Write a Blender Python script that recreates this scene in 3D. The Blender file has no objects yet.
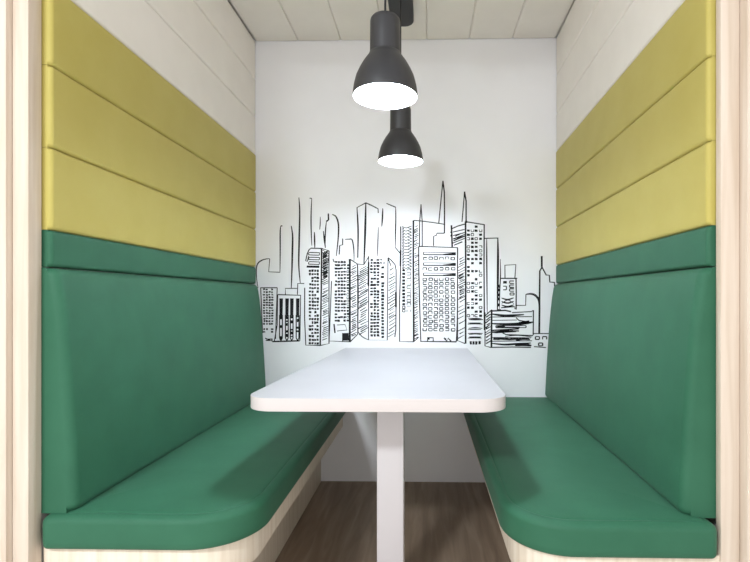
import bpy, bmesh, math, random
from mathutils import Vector
C = bpy.context.scene.collection
R = random.Random(7)
PI = math.pi

# ------------------------------------------------------------------ render look
vs = bpy.context.scene.view_settings
vs.view_transform = 'Standard'; vs.look = 'None'; vs.gamma = 1.0; vs.use_curve_mapping = False
vs.exposure = 0.19

# ------------------------------------------------------------------ main measures (metres)
CAM_H = 0.986
YAW = math.radians(1.2)
F = 480.0; PX = 416.0; PY = 298.0
XL, XR = -0.942, 0.716            # faces of the side walls behind the padding
XC = (XL + XR) / 2
YB = 2.574                        # back wall
YF = 1.135                        # front ends of the padding
ZC = 2.368                        # ceiling
PH = 0.2020                       # height of one padded panel

# ------------------------------------------------------------------ materials
def lin(c):
    c /= 255.0
    return c / 12.92 if c <= 0.04045 else ((c + 0.055) / 1.055) ** 2.4
def rgb(r, g, b): return (lin(r), lin(g), lin(b), 1.0)

def base_mat(name, col, rough=0.6, spec=0.5, metal=0.0):
    m = bpy.data.materials.new(name); m.use_nodes = True
    b = m.node_tree.nodes['Principled BSDF']
    b.inputs['Base Color'].default_value = col
    b.inputs['Roughness'].default_value = rough
    b.inputs['Specular IOR Level'].default_value = spec
    b.inputs['Metallic'].default_value = metal
    return m, m.node_tree, b

def noise_tint(nt, b, c1, c2, scale=(1, 1, 1), nscale=5.0, detail=4.0, lo=0.35, hi=0.65, distort=0.0):
    tc = nt.nodes.new('ShaderNodeTexCoord'); mp = nt.nodes.new('ShaderNodeMapping')
    mp.inputs['Scale'].default_value = scale
    n = nt.nodes.new('ShaderNodeTexNoise'); n.inputs['Scale'].default_value = nscale
    n.inputs['Detail'].default_value = detail; n.inputs['Distortion'].default_value = distort
    rp = nt.nodes.new('ShaderNodeValToRGB')
    rp.color_ramp.elements[0].position = lo; rp.color_ramp.elements[0].color = c1
    rp.color_ramp.elements[1].position = hi; rp.color_ramp.elements[1].color = c2
    nt.links.new(tc.outputs['Object'], mp.inputs['Vector'])
    nt.links.new(mp.outputs['Vector'], n.inputs['Vector'])
    nt.links.new(n.outputs['Fac'], rp.inputs['Fac'])
    nt.links.new(rp.outputs['Color'], b.inputs['Base Color'])
    return tc, mp, n, rp

def bump(nt, b, scale=(1, 1, 1), nscale=400, strength=0.1, dist=0.001):
    tc = nt.nodes.new('ShaderNodeTexCoord'); mp = nt.nodes.new('ShaderNodeMapping')
    mp.inputs['Scale'].default_value = scale
    n = nt.nodes.new('ShaderNodeTexNoise'); n.inputs['Scale'].default_value = nscale
    n.inputs['Detail'].default_value = 2
    bp = nt.nodes.new('ShaderNodeBump'); bp.inputs['Strength'].default_value = strength
    bp.inputs['Distance'].default_value = dist
    nt.links.new(tc.outputs['Object'], mp.inputs['Vector'])
    nt.links.new(mp.outputs['Vector'], n.inputs['Vector'])
    nt.links.new(n.outputs['Fac'], bp.inputs['Height'])
    nt.links.new(bp.outputs['Normal'], b.inputs['Normal'])

def fabric(name, c1, c2, rough=0.75, spec=0.25):
    m, nt, b = base_mat(name, c1, rough, spec)
    noise_tint(nt, b, c1, c2, (1, 1, 1), 9, 6, 0.3, 0.7)
    bump(nt, b, (1, 1, 1), 700, 0.18, 0.0008)
    b.inputs['Sheen Weight'].default_value = 0.05
    b.inputs['Sheen Roughness'].default_value = 0.4
    return m

M_GREEN = fabric('green_upholstery', rgb(40, 92, 68), rgb(46, 99, 74), 0.6, 0.3)
M_YELLOW = fabric('olive_yellow_upholstery', rgb(182, 168, 88), rgb(187, 174, 96), 0.55, 0.3)
M_WPAD = fabric('white_padding', rgb(232, 226, 218), rgb(236, 230, 222), 0.7, 0.2)
M_WALL, nt, b = base_mat('white_paint', rgb(226, 224, 224), 0.6, 0.3)
noise_tint(nt, b, rgb(236, 236, 240), rgb(240, 240, 244), (1, 1, 1), 3, 3)
bump(nt, b, (1, 1, 1), 120, 0.05, 0.0005)
M_SHELL, nt, b = base_mat('grey_shell', rgb(190, 186, 182), 0.8, 0.2)
M_TABLE, nt, b = base_mat('white_laminate', rgb(186, 186, 192), 0.32, 0.45)
noise_tint(nt, b, rgb(185, 185, 191), rgb(189, 189, 195), (1, 1, 1), 4, 2)
M_EDGE, nt, b = base_mat('white_edge_band', rgb(206, 197, 195), 0.4, 0.4)
M_LEG, nt, b = base_mat('white_powder_coat', rgb(206, 200, 202), 0.4, 0.4)
bump(nt, b, (1, 1, 1), 300, 0.05, 0.0004)

def wood(name, cs, scale, rough=0.5):
    m, nt, b = base_mat(name, cs[0], rough, 0.35)
    tc, mp, n, rp = noise_tint(nt, b, cs[0], cs[1], scale, 3.0, 8, 0.3, 0.7, 0.6)
    e = rp.color_ramp.elements.new(0.5); e.color = cs[2]
    return m
M_MAPLE = wood('pale_maple', [rgb(200, 182, 163), rgb(218, 204, 190), rgb(210, 194, 178)], (14, 14, 0.7))
M_MAPLEH = wood('pale_maple_base', [rgb(214, 198, 178), rgb(232, 220, 204), rgb(224, 210, 192)], (22, 22, 1.2))
M_FLOOR = wood('dark_oak_vinyl', [rgb(126, 107, 92), rgb(160, 140, 122), rgb(143, 123, 106)], (9, 0.9, 9), 0.42)
M_BOUNCE, nt, b = base_mat('pale_bounce_floor', rgb(222, 216, 208), 0.5, 0.3)  # unseen corridor floor, pale only to throw light up at the ceiling
M_LAMP, nt, b = base_mat('charcoal_metal', rgb(48, 48, 51), 0.42, 0.5)
bump(nt, b, (1, 1, 1), 200, 0.04, 0.0004)
M_LINING, nt, b = base_mat('white_enamel_lining', rgb(245, 245, 245), 0.4, 0.5)
M_BLACK, nt, b = base_mat('black_plastic', rgb(22, 22, 23), 0.45, 0.4)
M_INK, nt, b = base_mat('black_ink', rgb(20, 20, 24), 0.7, 0.2)
M_BULB, nt, b = base_mat('bulb_glow', rgb(255, 255, 255), 0.4)
b.inputs['Emission Color'].default_value = (0.80, 0.90, 1.0, 1)
b.inputs['Emission Strength'].default_value = 190.0

# ------------------------------------------------------------------ object helpers
def obj(name, bm, mat, parent=None, smooth=None, label=None):
    me = bpy.data.meshes.new(name)
    bmesh.ops.recalc_face_normals(bm, faces=bm.faces[:])
    bm.to_mesh(me); bm.free()
    mats = mat if isinstance(mat, (list, tuple)) else [mat]
    for m in mats: me.materials.append(m)
    o = bpy.data.objects.new(name, me); C.objects.link(o)
    if smooth is not None:
        for p in me.polygons: p.use_smooth = True
        me.set_sharp_from_angle(angle=math.radians(smooth))
    if parent:
        o.parent = parent
        o.location = -Vector(parent.location)
    if label: o['label'] = label
    return o

def thing(name, label, cat, loc, group=None):
    o = bpy.data.objects.new(name, None); C.objects.link(o)
    o.empty_display_size = 0.05
    o.location = loc; o['label'] = label; o['category'] = cat
    if group: o['group'] = group
    return o

def tag(o, label, cat, group=None):
    o['label'] = label; o['category'] = cat
    if group: o['group'] = group
    return o

def struct(name, bm, mat, smooth=None):
    o = obj(name, bm, mat, None, smooth); o['kind'] = 'structure'
    return o

def box(bm, x0, x1, y0, y1, z0, z1, bev=0.0, seg=2):
    r = bmesh.ops.create_cube(bm, size=1.0)
    for v in r['verts']:
        v.co = Vector((x0 + (v.co.x + .5) * (x1 - x0), y0 + (v.co.y + .5) * (y1 - y0), z0 + (v.co.z + .5) * (z1 - z0)))
    if bev > 0:
        es = list({e for v in r['verts'] for e in v.link_edges})
        bmesh.ops.bevel(bm, geom=es, offset=bev, segments=seg, profile=0.5, affect='EDGES')
    return bm

def steps(L, r, n_edge=7, n_mid=10):
    # positions along 0..L, dense near both ends
    r = min(r, L * 0.49)
    a = [r * (1 - math.cos(i / n_edge * PI / 2)) for i in range(n_edge + 1)]
    mid = [r + (L - 2 * r) * i / n_mid for i in range(1, n_mid)]
    return a + mid + [L - t for t in reversed(a)]

def pillow(bm, A, B, T, r, place, crown=0.0):
    """padded slab: A x B footprint, height T(a,b) (callable or number), edges rounded by radius r.
    place(a,b,h) -> Vector"""
    tf = T if callable(T) else (lambda a, b: T)
    aa, bb = steps(A, r), steps(B, r)
    def rise(d):
        if d >= r: return 0.0
        return -r + math.sqrt(max(0.0, r * r - (r - d) ** 2))
    grid = []
    for a in aa:
        row = []
        for b_ in bb:
            da, db = min(a, A - a), min(b_, B - b_)
            if da < r and db < r:
                d = r - min(r, math.hypot(r - da, r - db))
            else:
                d = min(da, db)
            h = tf(a, b_) + rise(max(d, 0)) + crown * max(0, math.sin(PI * a / A)) ** 0.6 * max(0, math.sin(PI * b_ / B)) ** 0.6
            row.append(bm.verts.new(place(a, b_, max(h, 0.001))))
        grid.append(row)
    na, nb = len(aa), len(bb)
    for i in range(na - 1):
        for j in range(nb - 1):
            bm.faces.new((grid[i][j], grid[i + 1][j], grid[i + 1][j + 1], grid[i][j + 1]))
    # skirt to the wall, closed at the back
    ring = [(i, 0) for i in range(na)] + [(na - 1, j) for j in range(1, nb)] + \
           [(i, nb - 1) for i in range(na - 2, -1, -1)] + [(0, j) for j in range(nb - 2, 0, -1)]
    lo = [bm.verts.new(place(aa[i], bb[j], 0.0)) for i, j in ring]
    n = len(ring)
    for k in range(n):
        i, j = ring[k]; i2, j2 = ring[(k + 1) % n]
        bm.faces.new((grid[i][j], grid[i2][j2], lo[(k + 1) % n], lo[k]))
    bm.faces.new(lo)
    return bm

def outline(x0, x1, y0, y1, radii, inset=0.0, n=12):
    """rounded rectangle, radii for corners (x0y0, x1y0, x1y1, x0y1)"""
    pts = []
    cs = [(x0, y0, 1, 1, PI), (x1, y0, -1, 1, 1.5 * PI), (x1, y1, -1, -1, 0), (x0, y1, 1, -1, .5 * PI)]
    for (cx, cy, sx, sy, a0), r in zip(cs, radii):
        ri = max(r - inset, 0.002)
        ox, oy = cx + sx * (inset + ri), cy + sy * (inset + ri)
        for k in range(n + 1):
            a = a0 + k / n * PI / 2
            pts.append((ox + ri * math.cos(a), oy + ri * math.sin(a)))
    return pts

def loft(bm, rings, cap=True):
    vr = [[bm.verts.new(p) for p in ring] for ring in rings]
    n = len(vr[0])
    for a, b_ in zip(vr[:-1], vr[1:]):
        for k in range(n):
            bm.faces.new((a[k], a[(k + 1) % n], b_[(k + 1) % n], b_[k]))
    if cap:
        bm.faces.new(vr[0]); bm.faces.new(vr[-1])
    return bm

def slab(bm, x0, x1, y0, y1, z0, z1, radii, bot=0.002, top=0.002, k=4, crown=0.0):
    rings = []
    for i in range(k + 1):
        a = i / k * PI / 2
        rings.append([(x, y, z0 + bot * (1 - math.sin(a))) for x, y in outline(x0, x1, y0, y1, radii, bot * (1 - math.cos(a)))][:])
    rings = [[(x, y, z0 + bot * (1 - math.cos(i / k * PI / 2))) for x, y in
              outline(x0, x1, y0, y1, radii, bot * (1 - math.sin(i / k * PI / 2)))] for i in range(k + 1)]
    for i in range(k + 1):
        a = i / k * PI / 2
        rings.append([(x, y, z1 - top * (1 - math.sin(a))) for x, y in outline(x0, x1, y0, y1, radii, top * (1 - math.cos(a)))])
    if crown > 0:
        for t in (0.15, 0.4, 0.7, 1.0):
            rings.append([(x, y, z1 + crown * math.sin(t * PI / 2)) for x, y in outline(x0, x1, y0, y1, radii, top + t * 0.16)])
    return loft(bm, rings)

def lathe(bm, prof, cx, cy, n=64):
    rings = []
    for r, z in prof:
        rings.append([bm.verts.new((cx + r * math.cos(2 * PI * k / n), cy + r * math.sin(2 * PI * k / n), z)) for k in range(n)])
    for a, b_ in zip(rings[:-1], rings[1:]):
        for k in range(n):
            bm.faces.new((a[k], a[(k + 1) % n], b_[(k + 1) % n], b_[k]))
    return rings

# ------------------------------------------------------------------ setting
# dark vinyl inside the booth, unseen corridor floor added pale to bounce light into it
bm = bmesh.new(); box(bm, -3.0, 3.0, 1.10, YB + 0.12, -0.05, 0.0)
n0 = len(bm.faces); box(bm, -3.0, 3.0, -4.0, 1.10, -0.05, 0.0)
bm.faces.ensure_lookup_table()
for f in bm.faces[n0:]: f.material_index = 1
struct('floor', bm, [M_FLOOR, M_BOUNCE])
bm = bmesh.new(); box(bm, XL - 0.10, XR + 0.10, YB, YB + 0.10, 0.0, ZC + 0.08); struct('wall_back', bm, M_WALL)
bm = bmesh.new(); box(bm, XL - 0.10, XL, YF + 0.02, YB, 0.0, ZC + 0.08); struct('wall_left', bm, M_SHELL)
bm = bmesh.new(); box(bm, XR, XR + 0.10, YF + 0.06, YB, 0.0, ZC + 0.08); struct('wall_right', bm, M_SHELL)
# ceiling of seven long padded boards under a slab
bm = bmesh.new()
box(bm, XL, XR, YF + 0.02, YB, ZC + 0.022, ZC + 0.08)
nb = 7; wbd = (XR - XL - 0.05) / nb
for i in range(nb):
    xa = XL + 0.025 + i * wbd
    pillow(bm, wbd, YB - YF - 0.03, 0.022, 0.010, lambda a, b_, h, xa=xa: Vector((xa + a, YF + 0.028 + b_, ZC + 0.022 - h)), 0.002)
struct('ceiling', bm, M_WPAD, 50)
# pale wooden frame round the opening
def post(name, x0, x1, y0, y1):
    bm = bmesh.new(); box(bm, x0, x1, y0, y1, 0.0, ZC + 0.3, 0.003); return struct(name, bm, M_MAPLE, 40)
post('trim_1', XL - 0.0345, XL + 0.0045, 1.112, 1.153)
post('trim_2', XL - 0.32, XL - 0.035, 1.096, 1.153)
post('trim_3', XR - 0.027, XR + 0.0175, 1.137, 1.158)
post('trim_4', XR + 0.018, XR + 0.32, 1.112, 1.193)
bm = bmesh.new(); box(bm, XL - 0.32, XR + 0.32, 1.12, 1.15, ZC + 0.02, ZC + 0.3, 0.003)
# (the head of the opening sits above the posts' inner faces)
bm.free()

# ------------------------------------------------------------------ padded wall panels
LV = ['bottom', 'middle', 'top']
YFR = YF + 0.047
def side_place(side, y0, z0):
    if side == 'left':
        return lambda a, b_, h: Vector((XL + 0.0005 + h, y0 + a, z0 + b_))
    # the right-hand padding stands a little proud towards the open end
    return lambda a, b_, h: Vector((XR - 0.0005 - h - 0.018 * (YB - y0 - a) / (YB - 1.15), y0 + a, z0 + b_))
T_PAN = 0.0255
for side in ('left', 'right'):
    ZY0 = 1.153 if side == 'left' else 1.160       # bottom of the yellow panels
    y0 = YF + 0.020 if side == 'left' else YF + 0.026
    L = YB - 0.004 - y0
    for k in range(3):
        bm = bmesh.new(); z0 = ZY0 + k * PH
        pillow(bm, L, PH - 0.001, T_PAN, 0.010, side_place(side, y0, z0 + 0.0005), 0.004)
        o = obj('wall_cushion', bm, M_YELLOW, None, 50)
        tag(o, f'olive yellow padded panel on the {side} wall, ' +
            ['bottom of three, just above the green strip', 'middle of the three yellow ones', 'top of three, just below the white panels'][k],
            'wall cushion', f'yellow padded panels on the {side} wall')
    zt = ZY0 + 3 * PH; wh = (ZC - zt) / 3
    for k in range(3):
        bm = bmesh.new(); z0 = zt + k * wh
        pillow(bm, L, wh - 0.001, T_PAN - 0.002, 0.010, side_place(side, y0, z0 + 0.0005), 0.001)
        o = obj('wall_cushion', bm, M_WPAD, None, 50)
        tag(o, f'white padded panel high on the {side} wall, ' +
            ['lowest of three, touching the yellow panels', 'middle of the three white ones', 'highest of three, touching the ceiling'][k],
            'wall cushion', f'white padded panels on the {side} wall')
    bm = bmesh.new(); z0 = 1.062
    pillow(bm, L, ZY0 - z0 - 0.001, T_PAN, 0.010, side_place(side, y0, z0 + 0.0005), 0.004)
    o = obj('wall_cushion', bm, M_GREEN, None, 50)
    tag(o, f'narrow green padded strip on the {side} wall between the yellow panels and the backrest', 'wall cushion')

# ------------------------------------------------------------------ the two benches
SEAT_Z0, SEAT_Z1 = 0.381, 0.464
def bench(side):
    s = 1 if side == 'left' else -1
    xw = XL if side == 'left' else XR
    def xr(d): return xw + s * d                     # distance from the wall -> x
    y0 = YF + (-0.004 if side == 'left' else -0.015)
    gap = 0.013 if side == 'left' else 0.037
    t = thing('booth_bench', f'green upholstered bench along the {side} wall with high backrest and pale wooden base',
              'bench', (xr(0.25), (y0 + YB) / 2, 0.0), 'facing booth benches')
    def mm(a, b_): return (min(a, b_), max(a, b_))
    def rad(front_in, rest=0.01):
        # corners x0y0, x1y0, x1y1, x0y1 ; the inner front corner is the big one
        return (rest, front_in, rest, rest) if side == 'left' else (front_in, rest, rest, rest)
    D = 0.523                                       # depth of the cushion from the wall
    # seat cushion with a seam line round its top
    bm = bmesh.new()
    xa, xb = mm(xr(gap), xr(D)); ya, yb = y0, YB - 0.006
    R_ = rad(0.16, 0.02)
    ol = lambda ins: outline(xa, xb, ya, yb, R_, ins, 16)
    prof = [(0.010, SEAT_Z0), (0.004, SEAT_Z0 + 0.002), (0.001, SEAT_Z0 + 0.007), (0.0, SEAT_Z0 + 0.02), (0.0, SEAT_Z1 - 0.022)]
    for i in range(1, 8):
        a = i / 8 * PI / 2
        prof.append((0.024 * (1 - math.cos(a)), SEAT_Z1 - 0.022 + 0.020 * math.sin(a)))
    prof += [(0.0225, SEAT_Z1 - 0.0022), (0.0240, SEAT_Z1 - 0.0034), (0.0255, SEAT_Z1 - 0.0020), (0.034, SEAT_Z1), (0.07, SEAT_Z1 + 0.004), (0.13, SEAT_Z1 + 0.008), (0.2, SEAT_Z1 + 0.009)]
    loft(bm, [[(x, y, z) for x, y in ol(i)] for i, z in prof])
    obj('seat_cushion', bm, M_GREEN, t, 60)
    # backrest wedge: thin at the top, deep at the seat
    zb0, zb1 = SEAT_Z1 - 0.003, 1.0605
    Hh = zb1 - zb0
    def T(a, b_):
        v = b_ / Hh
        return 0.034 + 0.054 * max(0.0, 1 - v) ** 0.55
    bm = bmesh.new()
    yfb = YF + 0.016 if side == 'left' else YF + 0.024
    pillow(bm, YB - 0.010 - yfb, Hh, T, 0.022, side_place(side, yfb, zb0), 0.004)
    obj('backrest', bm, M_GREEN, t, 50)
    # pale seat board / fascia following the rounded corner
    bm = bmesh.new()
    xa, xb = mm(xr(0.006), xr(D - 0.028))
    slab(bm, xa, xb, y0 + 0.022, YB - 0.003, 0.296, SEAT_Z0 - 0.0005, rad(0.135, 0.004), 0.002, 0.002)
    obj('seat_board', bm, M_MAPLEH, t, 40)
    bm = bmesh.new()
    xa, xb = mm(xr(0.006), xr(D - 0.145))
    slab(bm, xa, xb, y0 + 0.14, YB - 0.003, 0.0, 0.2955, rad(0.08, 0.004), 0.001, 0.001)
    obj('base', bm, M_MAPLEH, t, 40)
bench('left'); bench('right')

# ------------------------------------------------------------------ table
TX0, TX1, TY0, TZ = -0.434, 0.222, 1.274, 0.718
t = thing('dining_table', 'long white table with rounded corners on a square white post', 'table', ((TX0 + TX1) / 2, 1.56, 0.0))
bm = bmesh.new()
slab(bm, TX0, TX1, TY0, YB - 0.002, TZ - 0.036, TZ, (0.075, 0.075, 0.003, 0.003), 0.002, 0.0015)
for v in bm.verts:            # the left long side runs out slightly towards the open end
    v.co.x -= 0.057 * (YB - v.co.y) / (YB - 1.35) * (TX1 - v.co.x) / (TX1 - TX0)
for f in bm.faces:
    f.normal_update()
    f.material_index = 0 if abs(f.normal.z) > 0.8 else 1
obj('tabletop', bm, [M_TABLE, M_EDGE], t, 40)
bm = bmesh.new(); lx = -0.1145
box(bm, lx - 0.043, lx + 0.043, 1.53, 1.61, 0.0005, TZ - 0.0365, 0.004, 3)
obj('leg', bm, M_LEG, t, 40)

# ------------------------------------------------------------------ ceiling mount and pendant lamps
LX = -0.117
bm = bmesh.new()
slab(bm, LX - 0.057, LX + 0.057, 1.22, 2.385, ZC - 0.036, ZC - 0.001, (0.045,) * 4, 0.008, 0.001)
o = obj('lighting_track', bm, M_BLACK, None, 40)
tag(o, 'long black ceiling mount that the two pendant lamps hang from', 'light mount')

def lamp(cx, cy, zr, sc, label, power):
    t = thing('pendant_lamp', label, 'lamp', (cx, cy, zr), 'charcoal pendant lamps over the table')
    S = lambda pts: [(r * sc, zr + z * sc) for r, z in pts]
    outer = [(0.0965, 0.0), (0.0978, 0.0015), (0.0975, 0.012), (0.0945, 0.033), (0.0875, 0.060), (0.0770, 0.083), (0.0660, 0.102),
             (0.0560, 0.116), (0.0505, 0.124), (0.0480, 0.130), (0.0465, 0.131), (0.0462, 0.136), (0.0458, 0.175), (0.0455, 0.226),
             (0.0440, 0.233), (0.0400, 0.238), (0.0200, 0.240), (0.0040, 0.2405)]
    bm = bmesh.new(); rg = lathe(bm, S(outer), cx, cy); bm.faces.new(rg[-1])
    obj('lamp_shade', bm, M_LAMP, t, 35)
    inner = [(0.0965, 0.0), (0.0955, 0.0012), (0.0950, 0.012), (0.0920, 0.032), (0.0850, 0.058), (0.0745, 0.081), (0.0635, 0.099),
             (0.0530, 0.113), (0.0440, 0.122), (0.0300, 0.126), (0.0020, 0.127)]
    bm = bmesh.new(); rg = lathe(bm, S(inner), cx, cy); bm.faces.new(rg[-1])
    obj('shade_lining', bm, M_LINING, t, 60, 'white enamel inside of the shade')
    bulb = [(0.0005, 0.016), (0.020, 0.0185), (0.036, 0.027), (0.0465, 0.042), (0.048, 0.056), (0.044, 0.072), (0.031, 0.092), (0.019, 0.106), (0.017, 0.1255)]
    bm = bmesh.new(); rg = lathe(bm, S(bulb), cx, cy, 32); bm.faces.new(rg[0])
    obj('bulb', bm, M_BULB, t, 60, 'glowing white bulb')
    bm = bmesh.new(); lathe(bm, [(0.0032, zr + 0.2400 * sc), (0.0032, ZC - 0.0365)], cx, cy, 12)
    obj('cord', bm, M_BLACK, t, 60)
    return t
lamp(-0.1235, 1.450, 1.594, 1.0, 'nearer and larger-looking of the two charcoal pendant lamps over the table', 10)
lamp(-0.111, 2.090, 1.580, 1.0, 'farther of the two charcoal pendant lamps, hanging nearer the skyline mural', 10)

# ------------------------------------------------------------------ skyline mural on the back wall
def wall_pt(u, v):
    """mural drawing grid (750 x 562 survey grid of the wall) -> point of the wall plane"""
    dx, dz = (u - PX) / F, (PY - v) / F
    Y = math.cos(YAW) + dx * math.sin(YAW)
    k = YB / Y
    return (k * (-math.sin(YAW) + dx * math.cos(YAW)), CAM_H + k * dz)
YI = YB - 0.0003
class Ink:
    def __init__(self): self.bm = bmesh.new()
    def poly(self, pts):
        vs_ = []
        for u, v in pts:
            x, z = wall_pt(u, v); vs_.append(self.bm.verts.new((x, YI, z)))
        try: self.bm.faces.new(vs_)
        except ValueError: pass
    def line(self, pts, w=0.9, w2=None, taper=False):
        if w2 is None: w2 = w
        w *= 1.2; w2 *= 1.2
        P = [Vector(p) for p in pts]
        n = len(P); L = []
        for i, p in enumerate(P):
            d = (P[min(i + 1, n - 1)] - P[max(i - 1, 0)])
            if d.length < 1e-6: d = Vector((1, 0))
            d.normalize(); nn = Vector((-d.y, d.x))
            f = i / (n - 1)
            ww = (w + (w2 - w) * f) / 2
            if taper and (i == 0 or i == n - 1): ww *= 0.35
            L.append((p + nn * ww, p - nn * ww))
        for (a, b_), (c, d) in zip(L[:-1], L[1:]):
            self.poly([a, c, d, b_])
    def sline(self, pts, w=0.9, w2=None, n=6):
        # smooth (Catmull-Rom) line that swells in the middle like a brush stroke
        w *= 1.15
        P = [Vector(p) for p in pts]; Q = []
        for i in range(len(P) - 1):
            p0, p1, p2, p3 = P[max(i - 1, 0)], P[i], P[i + 1], P[min(i + 2, len(P) - 1)]
            for k in range(n):
                t_ = k / n
                Q.append(0.5 * ((2 * p1) + (p2 - p0) * t_ + (2 * p0 - 5 * p1 + 4 * p2 - p3) * t_ ** 2 + (3 * p1 - p0 - 3 * p2 + p3) * t_ ** 3))
        Q.append(P[-1]); N = len(Q)
        for i in range(N - 1):
            f0, f1 = i / (N - 1), (i + 1) / (N - 1)
            a = 0.45 + 0.55 * math.sin(PI * f0); c = 0.45 + 0.55 * math.sin(PI * f1)
            d = (Q[i + 1] - Q[i])
            if d.length < 1e-6: continue
            d.normalize(); nn = Vector((-d.y, d.x))
            self.poly([Q[i] + nn * w * a / 2, Q[i + 1] + nn * w * c / 2, Q[i + 1] - nn * w * c / 2, Q[i] - nn * w * a / 2])
    def rect(self, cx, cy, w, h):
        j = lambda s: R.uniform(-s, s)
        self.poly([(cx - w / 2 + j(.25), cy - h / 2 + j(.25)), (cx + w / 2 + j(.25), cy - h / 2 + j(.25)),
                   (cx + w / 2 + j(.25), cy + h / 2 + j(.25)), (cx - w / 2 + j(.25), cy + h / 2 + j(.25))])
    def frame(self, cx, cy, w, h, t_=0.6, gap=0.0):
        a, b_ = cx - w / 2, cx + w / 2; c, d = cy - h / 2, cy + h / 2
        sides = [[(a, c), (b_, c)], [(b_, c), (b_, d)], [(b_, d), (a, d)], [(a, d), (a, c)]]
        for s in sides:
            if R.random() >= gap: self.line(s, t_ * R.uniform(.8, 1.3))
    def windows(self, us, v0, v1, step, w, h, p=0.8, po=0.0, lo=None):
        v = v0
        while v <= v1:
            full = R.random() < 0.3
            for u in us:
                q = R.random()
                if full or q < p: self.rect(u + R.uniform(-.2, .2), v + R.uniform(-.2, .2), 1.06 * w * R.uniform(.8, 1.15), h * R.uniform(.8, 1.15))
                elif q < p + po: self.frame(u, v, w, h, .5, .2)
            v += step
    def hatch(self, u0, u1, v0, v1, step, rise, w=0.55, p=0.9, clip=True):
        v = v0
        while v <= v1:
            if R.random() < p:
                a, c = R.uniform(0, .25), R.uniform(.75, 1)
                va, vc = v + R.uniform(-.5, .5), v + R.uniform(-.5, .5) - rise
                pa = (u0 + (u1 - u0) * a, va + (vc - va) * a); pc = (u0 + (u1 - u0) * c, va + (vc - va) * c)
                self.line([pa, pc], w * R.uniform(.7, 1.4), w * R.uniform(.4, 1.1))
            v += step * R.uniform(.7, 1.3)
    def scrib(self, u0, u1, v, w=0.6, amp=1.2, n=3):
        for k in range(n):
            y = v + (k - (n - 1) / 2) * amp
            self.sline([(u0 + R.uniform(0, 2), y), ((u0 + u1) / 2, y + R.uniform(-.8, .8)), (u1 - R.uniform(0, 2), y)], w * R.uniform(.8, 2.0))
    def done(self, name, parent): return obj(name, self.bm, M_INK, parent)

mx, mz = wall_pt(406, 345)
mural = thing('skyline_mural', 'black ink line drawing of city skyscrapers on the white back wall', 'mural', (mx, YI, mz))
k = Ink()   # faint outlines at the far left
k.sline([(258, 288), (256.5, 277), (256.6, 267), (258.6, 262.6), (262, 260.2), (266, 259), (269.6, 258.7)], 1.1)
k.line([(269.7, 258.7), (268.7, 271.8), (280, 272.3)], .7)
k.done('drawn_outline', mural); k = Ink()
k.line([(282.4, 225.9), (280.8, 225.9)], .9); k.sline([(280.8, 225.8), (280.2, 232), (280.2, 250), (280, 272.3)], 1.2)
k.done('drawn_outline', mural); k = Ink()
k.sline([(291.3, 225.8), (292.6, 236), (292.4, 250), (292, 268), (291.3, 288)], 1.6)
k.done('drawn_outline', mural); k = Ink()
k.sline([(298.9, 197.5), (299.7, 212), (299.2, 240), (298.8, 265), (300.3, 283)], 1.5)
k.line([(304.2, 283.5), (297.8, 283.5), (297.4, 294.6)], .8)
k.done('drawn_outline', mural); k = Ink()
k.line([(285.4, 294.4), (285.4, 288.4), (297, 288.4)], .7)
k.done('drawn_outline', mural); k = Ink()
k.line([(309.6, 198.2), (311.7, 198.4)], .8); k.sline([(311.7, 198.3), (311.1, 215), (311.2, 230), (311.8, 245.5)], 1.2)
k.done('drawn_outline', mural)
k = Ink()   # low block at the left edge
k.line([(260.3, 287.8), (277.2, 287.7)], .8); k.line([(277.2, 287.6), (276.5, 310), (275.5, 339)], .8); k.line([(260.7, 287.8), (262.6, 333)], .8)
k.windows([264.2, 266.9, 269.6, 272.2], 289.4, 334, 2.65, 1.9, 1.7, .62)
k.scrib(264.5, 272, 339.6, .6, 1.0, 3); k.line([(265, 338), (272, 341)], .7)
k.done('drawn_tower', mural)
k = Ink()   # block with four black columns
k.line([(277.7, 294.6), (300.6, 295.3), (300.2, 318), (299.8, 340.6)], .9); k.line([(277.7, 294.6), (277.2, 325), (274.3, 341.4)], .8)
k.line([(271.8, 338.6), (272.6, 341.6), (299.6, 340.8)], 1.2)
for u in (281, 286.9, 291.7, 297.6):
    k.poly([(u - 1.6, 298.4), (u + 2.0, 298.4), (u + 1.5, 316), (u - 1.5, 316)])
    k.line([(u - 1.4, 315), (u - 1.4, 338), (u, 340.6)], .9); k.line([(u + 1.4, 315), (u + 1.3, 338), (u, 340.6)], .9)
    v = 316
    while v < 338:
        h = R.uniform(1.2, 3.4)
        if R.random() < (.65 if u < 295 else .85): k.rect(u + R.uniform(-.5, .5), v + h / 2, 2.6, h)
        v += h + R.uniform(.8, 2.0)
k.done('drawn_tower', mural)
k = Ink()   # tall tower with louvred crown and dark hatched flank
k.line([(305.7, 260.8), (307.2, 254), (309, 249.8), (311, 248.2), (321.6, 248.5), (329, 250.8), (329, 343.6), (320.2, 345.5), (305.8, 345.1), (304.6, 318), (304.7, 287.7)], .9)
k.line([(305.7, 260.8), (307.4, 261.5), (308.6, 256)], .8)
k.line([(321.6, 248.5), (321.3, 290), (320.2, 345.5)], 1.3)
for v in (252.5, 257.2, 261.7):
    k.line([(309.2, v), (319.6, v + .3)], .8); k.line([(308.4, v + 2.4), (319.4, v + 2.7)], .8); k.line([(319.5, v), (319.4, v + 2.7)], .7); k.line([(309.0, v), (308.4, v + 2.4)], .7)
k.rect(313, 266.6, 13, 2.2)
k.windows([310, 312.6, 315.2, 317.8], 270.8, 344, 3.45, 2.1, 2.2, .82)
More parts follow.
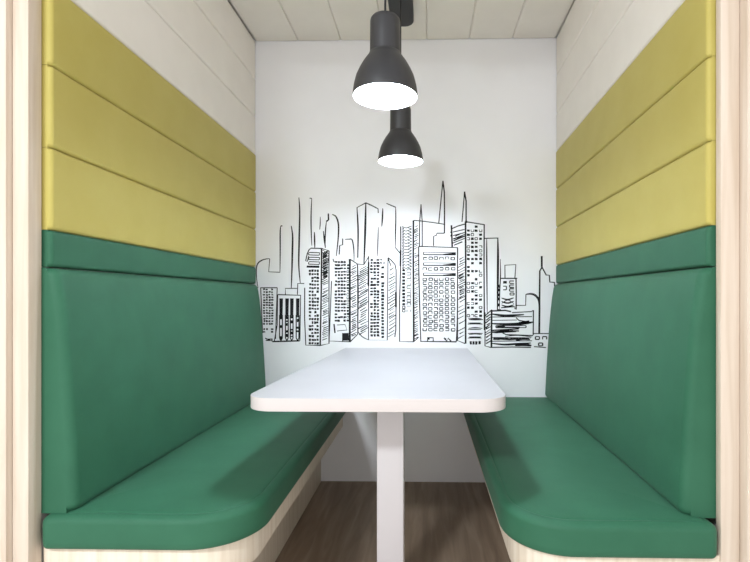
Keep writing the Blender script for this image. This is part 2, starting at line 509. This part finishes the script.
k.hatch(321.8, 328.8, 254, 280, 1.35, 3.5, .95, 1); k.hatch(321.8, 328.8, 250, 276, 2.4, -3.5, .6, 1)
k.hatch(321.6, 328.8, 282, 342, 2.0, 3.2, .65, .9)
k.sline([(314.4, 232), (314.6, 240), (314.8, 247.8)], 1.3); k.sline([(320.3, 216.8), (320.2, 224), (319.7, 229.6)], .9)
k.line([(328.3, 213.5), (328.5, 219.8), (326.4, 221.4)], 1.2, 1.5); k.sline([(326.4, 221.4), (325.4, 232), (325.1, 247.5)], 1.1); k.sline([(323.4, 231), (324.4, 240), (325.5, 248)], 1.3)
k.done('drawn_tower', mural)
k = Ink()   # dotted office block
k.sline([(332.1, 214.4), (336, 216.7), (338.4, 224.3), (338.2, 238), (336.3, 256)], 1.4)
k.line([(342.7, 238.6), (342.6, 244.8), (339.7, 245.5), (339.2, 254.5)], .9)
k.done('drawn_outline', mural); k = Ink()
k.sline([(345, 239.4), (349, 239.2), (352, 239.6), (353.4, 246), (354, 254), (354, 261)], 1.1)
k.line([(331.5, 281), (330.8, 300), (329.2, 341), (349.6, 341.8)], .8)
k.line([(333, 259), (334, 262)], .8)
k.windows([336, 338.9, 341.8, 344.7], 262, 321, 3.25, 2.3, 1.9, .8); k.windows([347.8], 262, 322, 3.25, 2.0, 1.8, .35, .5)
k.line([(349.8, 259), (349.8, 342)], 1.7); k.line([(334, 324), (335, 333)], 1.2); k.line([(337, 325), (345, 324.5), (347, 330), (337, 331)], .6)
k.rect(345.8, 336.8, 6, 7.5)
k.line([(342.6, 333), (342.6, 341.4)], .8)
k.line([(350, 259.2), (357.5, 264)], .8); k.line([(357.6, 264), (357.8, 334), (350, 342)], .9)
k.hatch(350.4, 357.4, 268, 338, 2.0, 3.5, .75, .95)
k.done('drawn_tower', mural)
k = Ink()   # hatched tower with pointed outline
k.line([(357.8, 257.5), (358, 230), (357, 207.6), (365.8, 202.8)], 1.0, .8); k.sline([(357, 207.6), (358.1, 230), (357.8, 258)], 1.4)
k.sline([(365.8, 202.8), (365.4, 222), (364.9, 240), (363.9, 264.6)], 1.9)
k.done('drawn_outline', mural); k = Ink()
k.line([(365.8, 202.8), (372, 205.6), (378, 208.8), (378.3, 213)], .9)
k.done('drawn_outline', mural); k = Ink()
k.sline([(378.3, 227.2), (377.9, 242), (377.5, 256)], 1.0)
k.done('drawn_outline', mural); k = Ink()
k.line([(357.8, 264), (363.9, 264.6), (368.6, 257)], .7)
k.sline([(357.8, 264), (358.2, 290), (357.8, 320), (358.2, 332)], 1.2); k.sline([(358, 331.5), (362, 336.5), (368.5, 340)], .9)
k.hatch(358.4, 368.2, 271, 336, 2.2, 5.5, .8, .97); k.line([(368.5, 272), (368.3, 285)], 1.4)
k.done('drawn_tower', mural)
k = Ink()   # round-cornered dotted tower
k.sline([(382.8, 208.4), (382.4, 218), (381.8, 226.6)], 1.4); k.line([(386.5, 203.4), (395.5, 207.2)], .7, .9)
k.sline([(395.6, 207), (395.8, 220), (395.4, 235), (395.3, 247.6)], 1.2); k.line([(395.4, 247.6), (399.8, 253)], .8)
k.line([(368.7, 256), (368.5, 340), (387.3, 340.2), (388, 257.6)], .8)
k.line([(368.6, 262), (368.5, 286)], 1.4)
k.windows([371.6, 374.8, 378], 259.8, 338.5, 3.15, 2.5, 2.1, .8); k.windows([382.6], 267.5, 338.5, 3.15, 2.7, 2.3, .85); k.windows([381, 383.5], 259.8, 263, 3.1, 1.6, 1.6, .3, .5)
k.line([(388, 257.6), (391, 260), (395, 264.5), (396.1, 270), (396.1, 300), (395.8, 330), (394.8, 337)], .9); k.line([(395.9, 292), (395.9, 307)], 1.6)
k.hatch(388.2, 395.6, 268, 338, 3.0, 4.5, .7, .85); k.line([(388, 258), (391, 266)], .8)
k.done('drawn_tower', mural)
k = Ink()   # slim tower with zigzag shading
k.line([(400.7, 226.4), (400.8, 260), (399.6, 300), (399.5, 341.6), (413.8, 341.8)], 1.1, .8); k.line([(400.6, 250), (400.4, 266)], 1.5)
v = 226.5
while v < 268:
    k.line([(402, v), (406, v + 1.6), (411.8, v - .6)], .7); k.line([(402.3, v + 1.4), (404, v + 2.5)], .9)
    k.line([(408, v + 1.4), (411.5, v + 2.3)], .6); v += 3.1
v = 270.5
while v < 314:
    (k.rect(403.7, v, 2.9, 2.3) if v < 305 else k.frame(403.7, v, 2.6, 2.4, .7)); k.frame(408.9, v, 3.8, 2.4, .55, .35); v += 3.35
k.line([(413.4, 220.4), (413.3, 260), (413.8, 341.6)], 1.5)
k.line([(413.4, 220.4), (420.2, 220.9), (432, 222.4), (443.9, 224.2)], .8)
k.hatch(414, 418.6, 228, 340, 2.1, 2.6, .65, .92)
k.line([(413.9, 341.6), (418.8, 337)], .7)
k.done('drawn_tower', mural)
k = Ink()   # wide front tower with rows of square windows, and its spires
k.line([(421, 204.3), (419.7, 222), (419.3, 246)], .8, 1.0); k.line([(421, 204.3), (422.2, 222), (422.2, 246)], .8, 1.0)
k.line([(442.9, 180.8), (441, 200), (438.8, 223)], .9); k.line([(442.9, 180.8), (444.3, 192), (444.5, 210), (444.4, 233.2)], 1.1)
k.line([(444.4, 233.2), (437, 233.2), (436.2, 235.4), (433.7, 236.2), (433.6, 246)], .9)
k.line([(418.7, 246.4), (457.4, 247.6), (457.6, 290), (457.4, 320), (456.4, 341.7)], 1.0); k.line([(418.7, 246.4), (418.8, 270), (419.5, 300), (420.8, 341.4), (456.4, 341.8)], 1.1)
for v in (253.4, 264, 274.2):
    k.line([(423.4, v - 1.2), (455.6, v - .8)], .5); k.line([(423.4, v + 1.3), (455.6, v + 1.4)], .9); k.line([(423.4, v - 1.2), (423.4, v + 1.3)], .8); k.poly([(443, v + .6), (455.8, v - .9), (455.8, v + 1.6), (443, v + 1.5)])
cols = (425, 430.5, 435.9, 441.4, 447, 452.9)
for v in [258.4, 268.9] + [279.4 + 4.18 * i for i in range(13)]:
    for u in cols:
        k.frame(u + R.uniform(-.3, .3), v + R.uniform(-.3, .3), 3.5, 2.5, .72, .12)
k.line([(427.6, 341.5), (427.6, 337.6), (433.2, 337.8), (433.2, 341.5)], 1.0); k.rect(428.7, 338.6, 2, 2.0); k.line([(444, 337.8), (447, 341.2), (448, 338.2), (451, 341.2)], 1.1); k.rect(445.4, 339, 2, 2)
k.line([(457.6, 248), (457.5, 340.6), (465.2, 343.6)], .9)
k.hatch(457.9, 465.3, 254, 276, 2.6, 4, .7, .9); k.hatch(457.9, 465.3, 276, 300, 1.8, 4, .85, 1); k.hatch(457.9, 465.3, 303, 342, 4.0, 4, .7, .9)
k.done('drawn_tower', mural)
k = Ink()   # leaning hatched block and speckled tower with a spire
k.line([(451.4, 225.2), (451.8, 236), (452.2, 247)], 1.4); k.line([(452, 228.6), (458, 226), (465, 224)], .9)
k.line([(450.2, 232), (452.2, 233), (450.6, 236), (452, 237)], .8)
k.hatch(452.6, 465, 237, 247, 2.0, 5, 1.0, 1); k.line([(453, 232), (464.5, 229.5)], .8); k.line([(453, 235.6), (464.6, 232.6)], .8); k.line([(453, 239), (464.6, 236)], .9)
k.line([(464.5, 191.6), (463.4, 206), (462, 221.8)], .9); k.line([(464.5, 191.6), (466.1, 201), (466.1, 221)], 1.2)
k.line([(465.2, 221.6), (484.8, 224.8)], .9); k.line([(465.5, 221.6), (465.7, 270), (465.6, 343.6)], 1.4)
k.line([(484.2, 224.7), (484, 265), (484.4, 330)], 1.1)
v = 226.6
while v < 317:
    for u in (468.4, 472.4, 476.2, 480.6):
        q = R.random()
        if q < .5: k.rect(u, v, 2.8, 2.3)
        elif q < .78: k.frame(u, v, 2.6, 2.2, .6, .2)
    v += 4.05
for v in (319, 323.5, 329, 334, 337.5): k.scrib(467.5, 483, v, .7, 1.2, 2)
for u in (470.8, 473.6, 476.4, 479.6): k.rect(u, 342.8, 2.0, 3.2)
k.line([(466, 220.6), (466.5, 223)], 1.6)
k.done('drawn_tower', mural)
k = Ink()   # tall plain slabs
k.line([(484.5, 238.4), (498.4, 238)], .8); k.sline([(486.7, 238.4), (486.8, 265), (487.2, 313.4)], 1.2)
k.sline([(497.8, 238), (498, 255), (497.8, 280), (497.4, 310)], 2.0); k.sline([(500.3, 259), (500.5, 275), (499.7, 292), (499.6, 309)], 1.0)
for v in (286, 290, 295, 299, 305): k.rect(498.4, v, 2.0, 3.0)
k.line([(497, 309.6), (501, 309.8)], .9)
k.done('drawn_outline', mural)
k = Ink()   # small tower with a box on its roof
k.line([(505, 278), (504.9, 265.2), (515.8, 264.6), (514.9, 278)], .9)
k.line([(500, 278.4), (517.2, 278.4)], 1.0); k.line([(516, 278.4), (516.2, 292), (516.1, 309.5)], 1.1)
k.rect(505, 282.4, 3.6, 2.6); k.frame(504.8, 288, 3.2, 3.6, .8, .25)
for v in (282.2, 286.2, 290): k.frame(511.8, v, 4.4, 2.4, .8, .2)
k.frame(512, 294, 4, 2, .7)
for v in (298, 301.5, 305): k.sline([(501.5, v), (507.5, v + 1.6), (513.8, v - .2)], 1.4)
k.sline([(501.6, 303.5), (508, 300), (514, 303.8)], .8); k.line([(501, 307.8), (514.5, 306.6), (515, 309)], .9)
k.done('drawn_tower', mural)
k = Ink()   # low wide block of dark bands
k.line([(485, 312.4), (485, 346), (491.4, 347.6)], .9); k.line([(491.6, 309.8), (491.4, 347.6)], 1.5); k.line([(485, 316), (491.6, 309.8)], .9)
k.hatch(485.3, 491.2, 318, 346, 2.5, 4, .9, .95)
k.line([(491.6, 311), (505, 310.4), (511, 311.6)], 1.2); k.line([(512, 312.6), (531.4, 311.6), (533.3, 310.4)], .8); k.line([(533.4, 310.2), (533.2, 335)], 1.0)
k.sline([(492, 314), (505, 315.6), (524, 314.6)], 2.0); k.line([(492, 317), (532, 316.6)], .7)
k.hatch(517, 532, 323, 326, .9, 2.6, 1.1, 1); k.line([(516, 317.6), (519, 320.4), (532.6, 322.6)], .9)
k.line([(491.6, 320.4), (517, 320)], .6); k.sline([(491.6, 323.6), (508, 324.2), (526, 323.2), (533, 322)], 2.2)
k.frame(511, 326.6, 30, 2.0, .8); k.rect(501, 326.7, 8, 1.8); k.line([(496.5, 327.4), (520, 327.6)], 1.2)
k.hatch(492, 519, 332, 333, .4, 1.6, 1.1, 1); k.line([(492, 330.4), (519, 328.8)], 1.1); k.line([(492, 332.2), (505, 330.6), (519, 331)], 1.0)
k.line([(502.5, 332.8), (506, 334.6), (533, 335.6)], .9); k.sline([(505, 336.4), (518, 335.2), (532, 337)], 1.0)
for a, c in ((493, 500), (498, 510), (508, 520), (516, 530)): k.sline([(a, 339.6 + R.uniform(-.8, .8)), ((a + c) / 2, 338.6), (c, 339.4)], 2.4)
k.line([(492, 337.4), (531, 337.8)], .6); k.line([(492, 341.2), (532, 340.8)], .7)
k.sline([(492, 343.4), (505, 344.6), (518, 343.8), (531, 343)], 1.8); k.sline([(515, 345.4), (524, 344.6), (531.5, 345.6)], 2.6); k.line([(491.5, 347.4), (512, 347), (531, 347.4)], .9)
k.done('drawn_block', mural)
k = Ink()   # arch, needle spire and small houses at the right edge
k.line([(516.1, 305.4), (525.6, 305.4), (525.9, 294.3)], .8); k.sline([(525.9, 294.3), (532, 294), (537, 297), (539.4, 305), (539.2, 333.5)], 2.0)
k.line([(541.9, 256), (542, 267), (539.8, 271), (539.5, 300), (539.2, 333.5)], 1.0, 1.6); k.line([(541.7, 256), (541.8, 267)], 1.6)
k.line([(541.9, 267), (546.2, 275), (549.3, 275.2), (549.8, 282), (554.3, 282.4), (554.6, 286.4)], 1.1)
k.line([(533.3, 333.6), (549, 333.6)], .8)
for u, v in ((537.4, 338), (544.6, 338), (540.6, 344.4)): k.frame(u, v, 4, 2.8, .9, .2)
k.line([(534, 346.6), (546, 347.6)], .8)
k.done('drawn_outline', mural)

# ------------------------------------------------------------------ light
w = bpy.data.worlds.new('room_light'); bpy.context.scene.world = w; w.use_nodes = True
bg = w.node_tree.nodes['Background']
bg.inputs['Strength'].default_value = 0.95
# the hall around the booth: bright walls at eye level, a dimmer ceiling above
wn = w.node_tree.nodes; wl = w.node_tree.links
tc = wn.new('ShaderNodeTexCoord'); sx = wn.new('ShaderNodeSeparateXYZ'); rp = wn.new('ShaderNodeValToRGB')
rp.color_ramp.elements[0].position = 0.0; rp.color_ramp.elements[0].color = (1.6, 1.57, 1.55, 1)
rp.color_ramp.elements[1].position = 0.7; rp.color_ramp.elements[1].color = (0.55, 0.54, 0.53, 1)
wl.new(tc.outputs['Generated'], sx.inputs[0]); wl.new(sx.outputs['Z'], rp.inputs['Fac']); wl.new(rp.outputs['Color'], bg.inputs['Color'])

def area(name, loc, size, energy, col, rot=(0, 0, 0)):
    l = bpy.data.lights.new(name, 'AREA'); l.shape = 'RECTANGLE'; l.size, l.size_y = size
    l.energy = energy; l.color = col
    o = bpy.data.objects.new(name, l); C.objects.link(o); o.location = loc; o.rotation_euler = rot
    return o
area('corridor_ceiling_light', (-1.3, -1.5, 2.6), (0.45, 0.45), 120, (0.88, 0.96, 1.0))
area('corridor_ceiling_light', (0.44, -1.5, 2.6), (0.22, 0.22), 14, (1.0, 0.96, 0.92))

# ------------------------------------------------------------------ camera
cd = bpy.data.cameras.new('camera'); cam = bpy.data.objects.new('camera', cd); C.objects.link(cam)
cam.location = (0, 0, CAM_H); cam.rotation_euler = (PI / 2, 0, YAW)
cd.sensor_width = 36.0; cd.lens = F / 750 * 36
cd.shift_x = -(PX - 375) / 750; cd.shift_y = (PY - 281) / 750
cd.clip_start = 0.01
bpy.context.scene.camera = cam
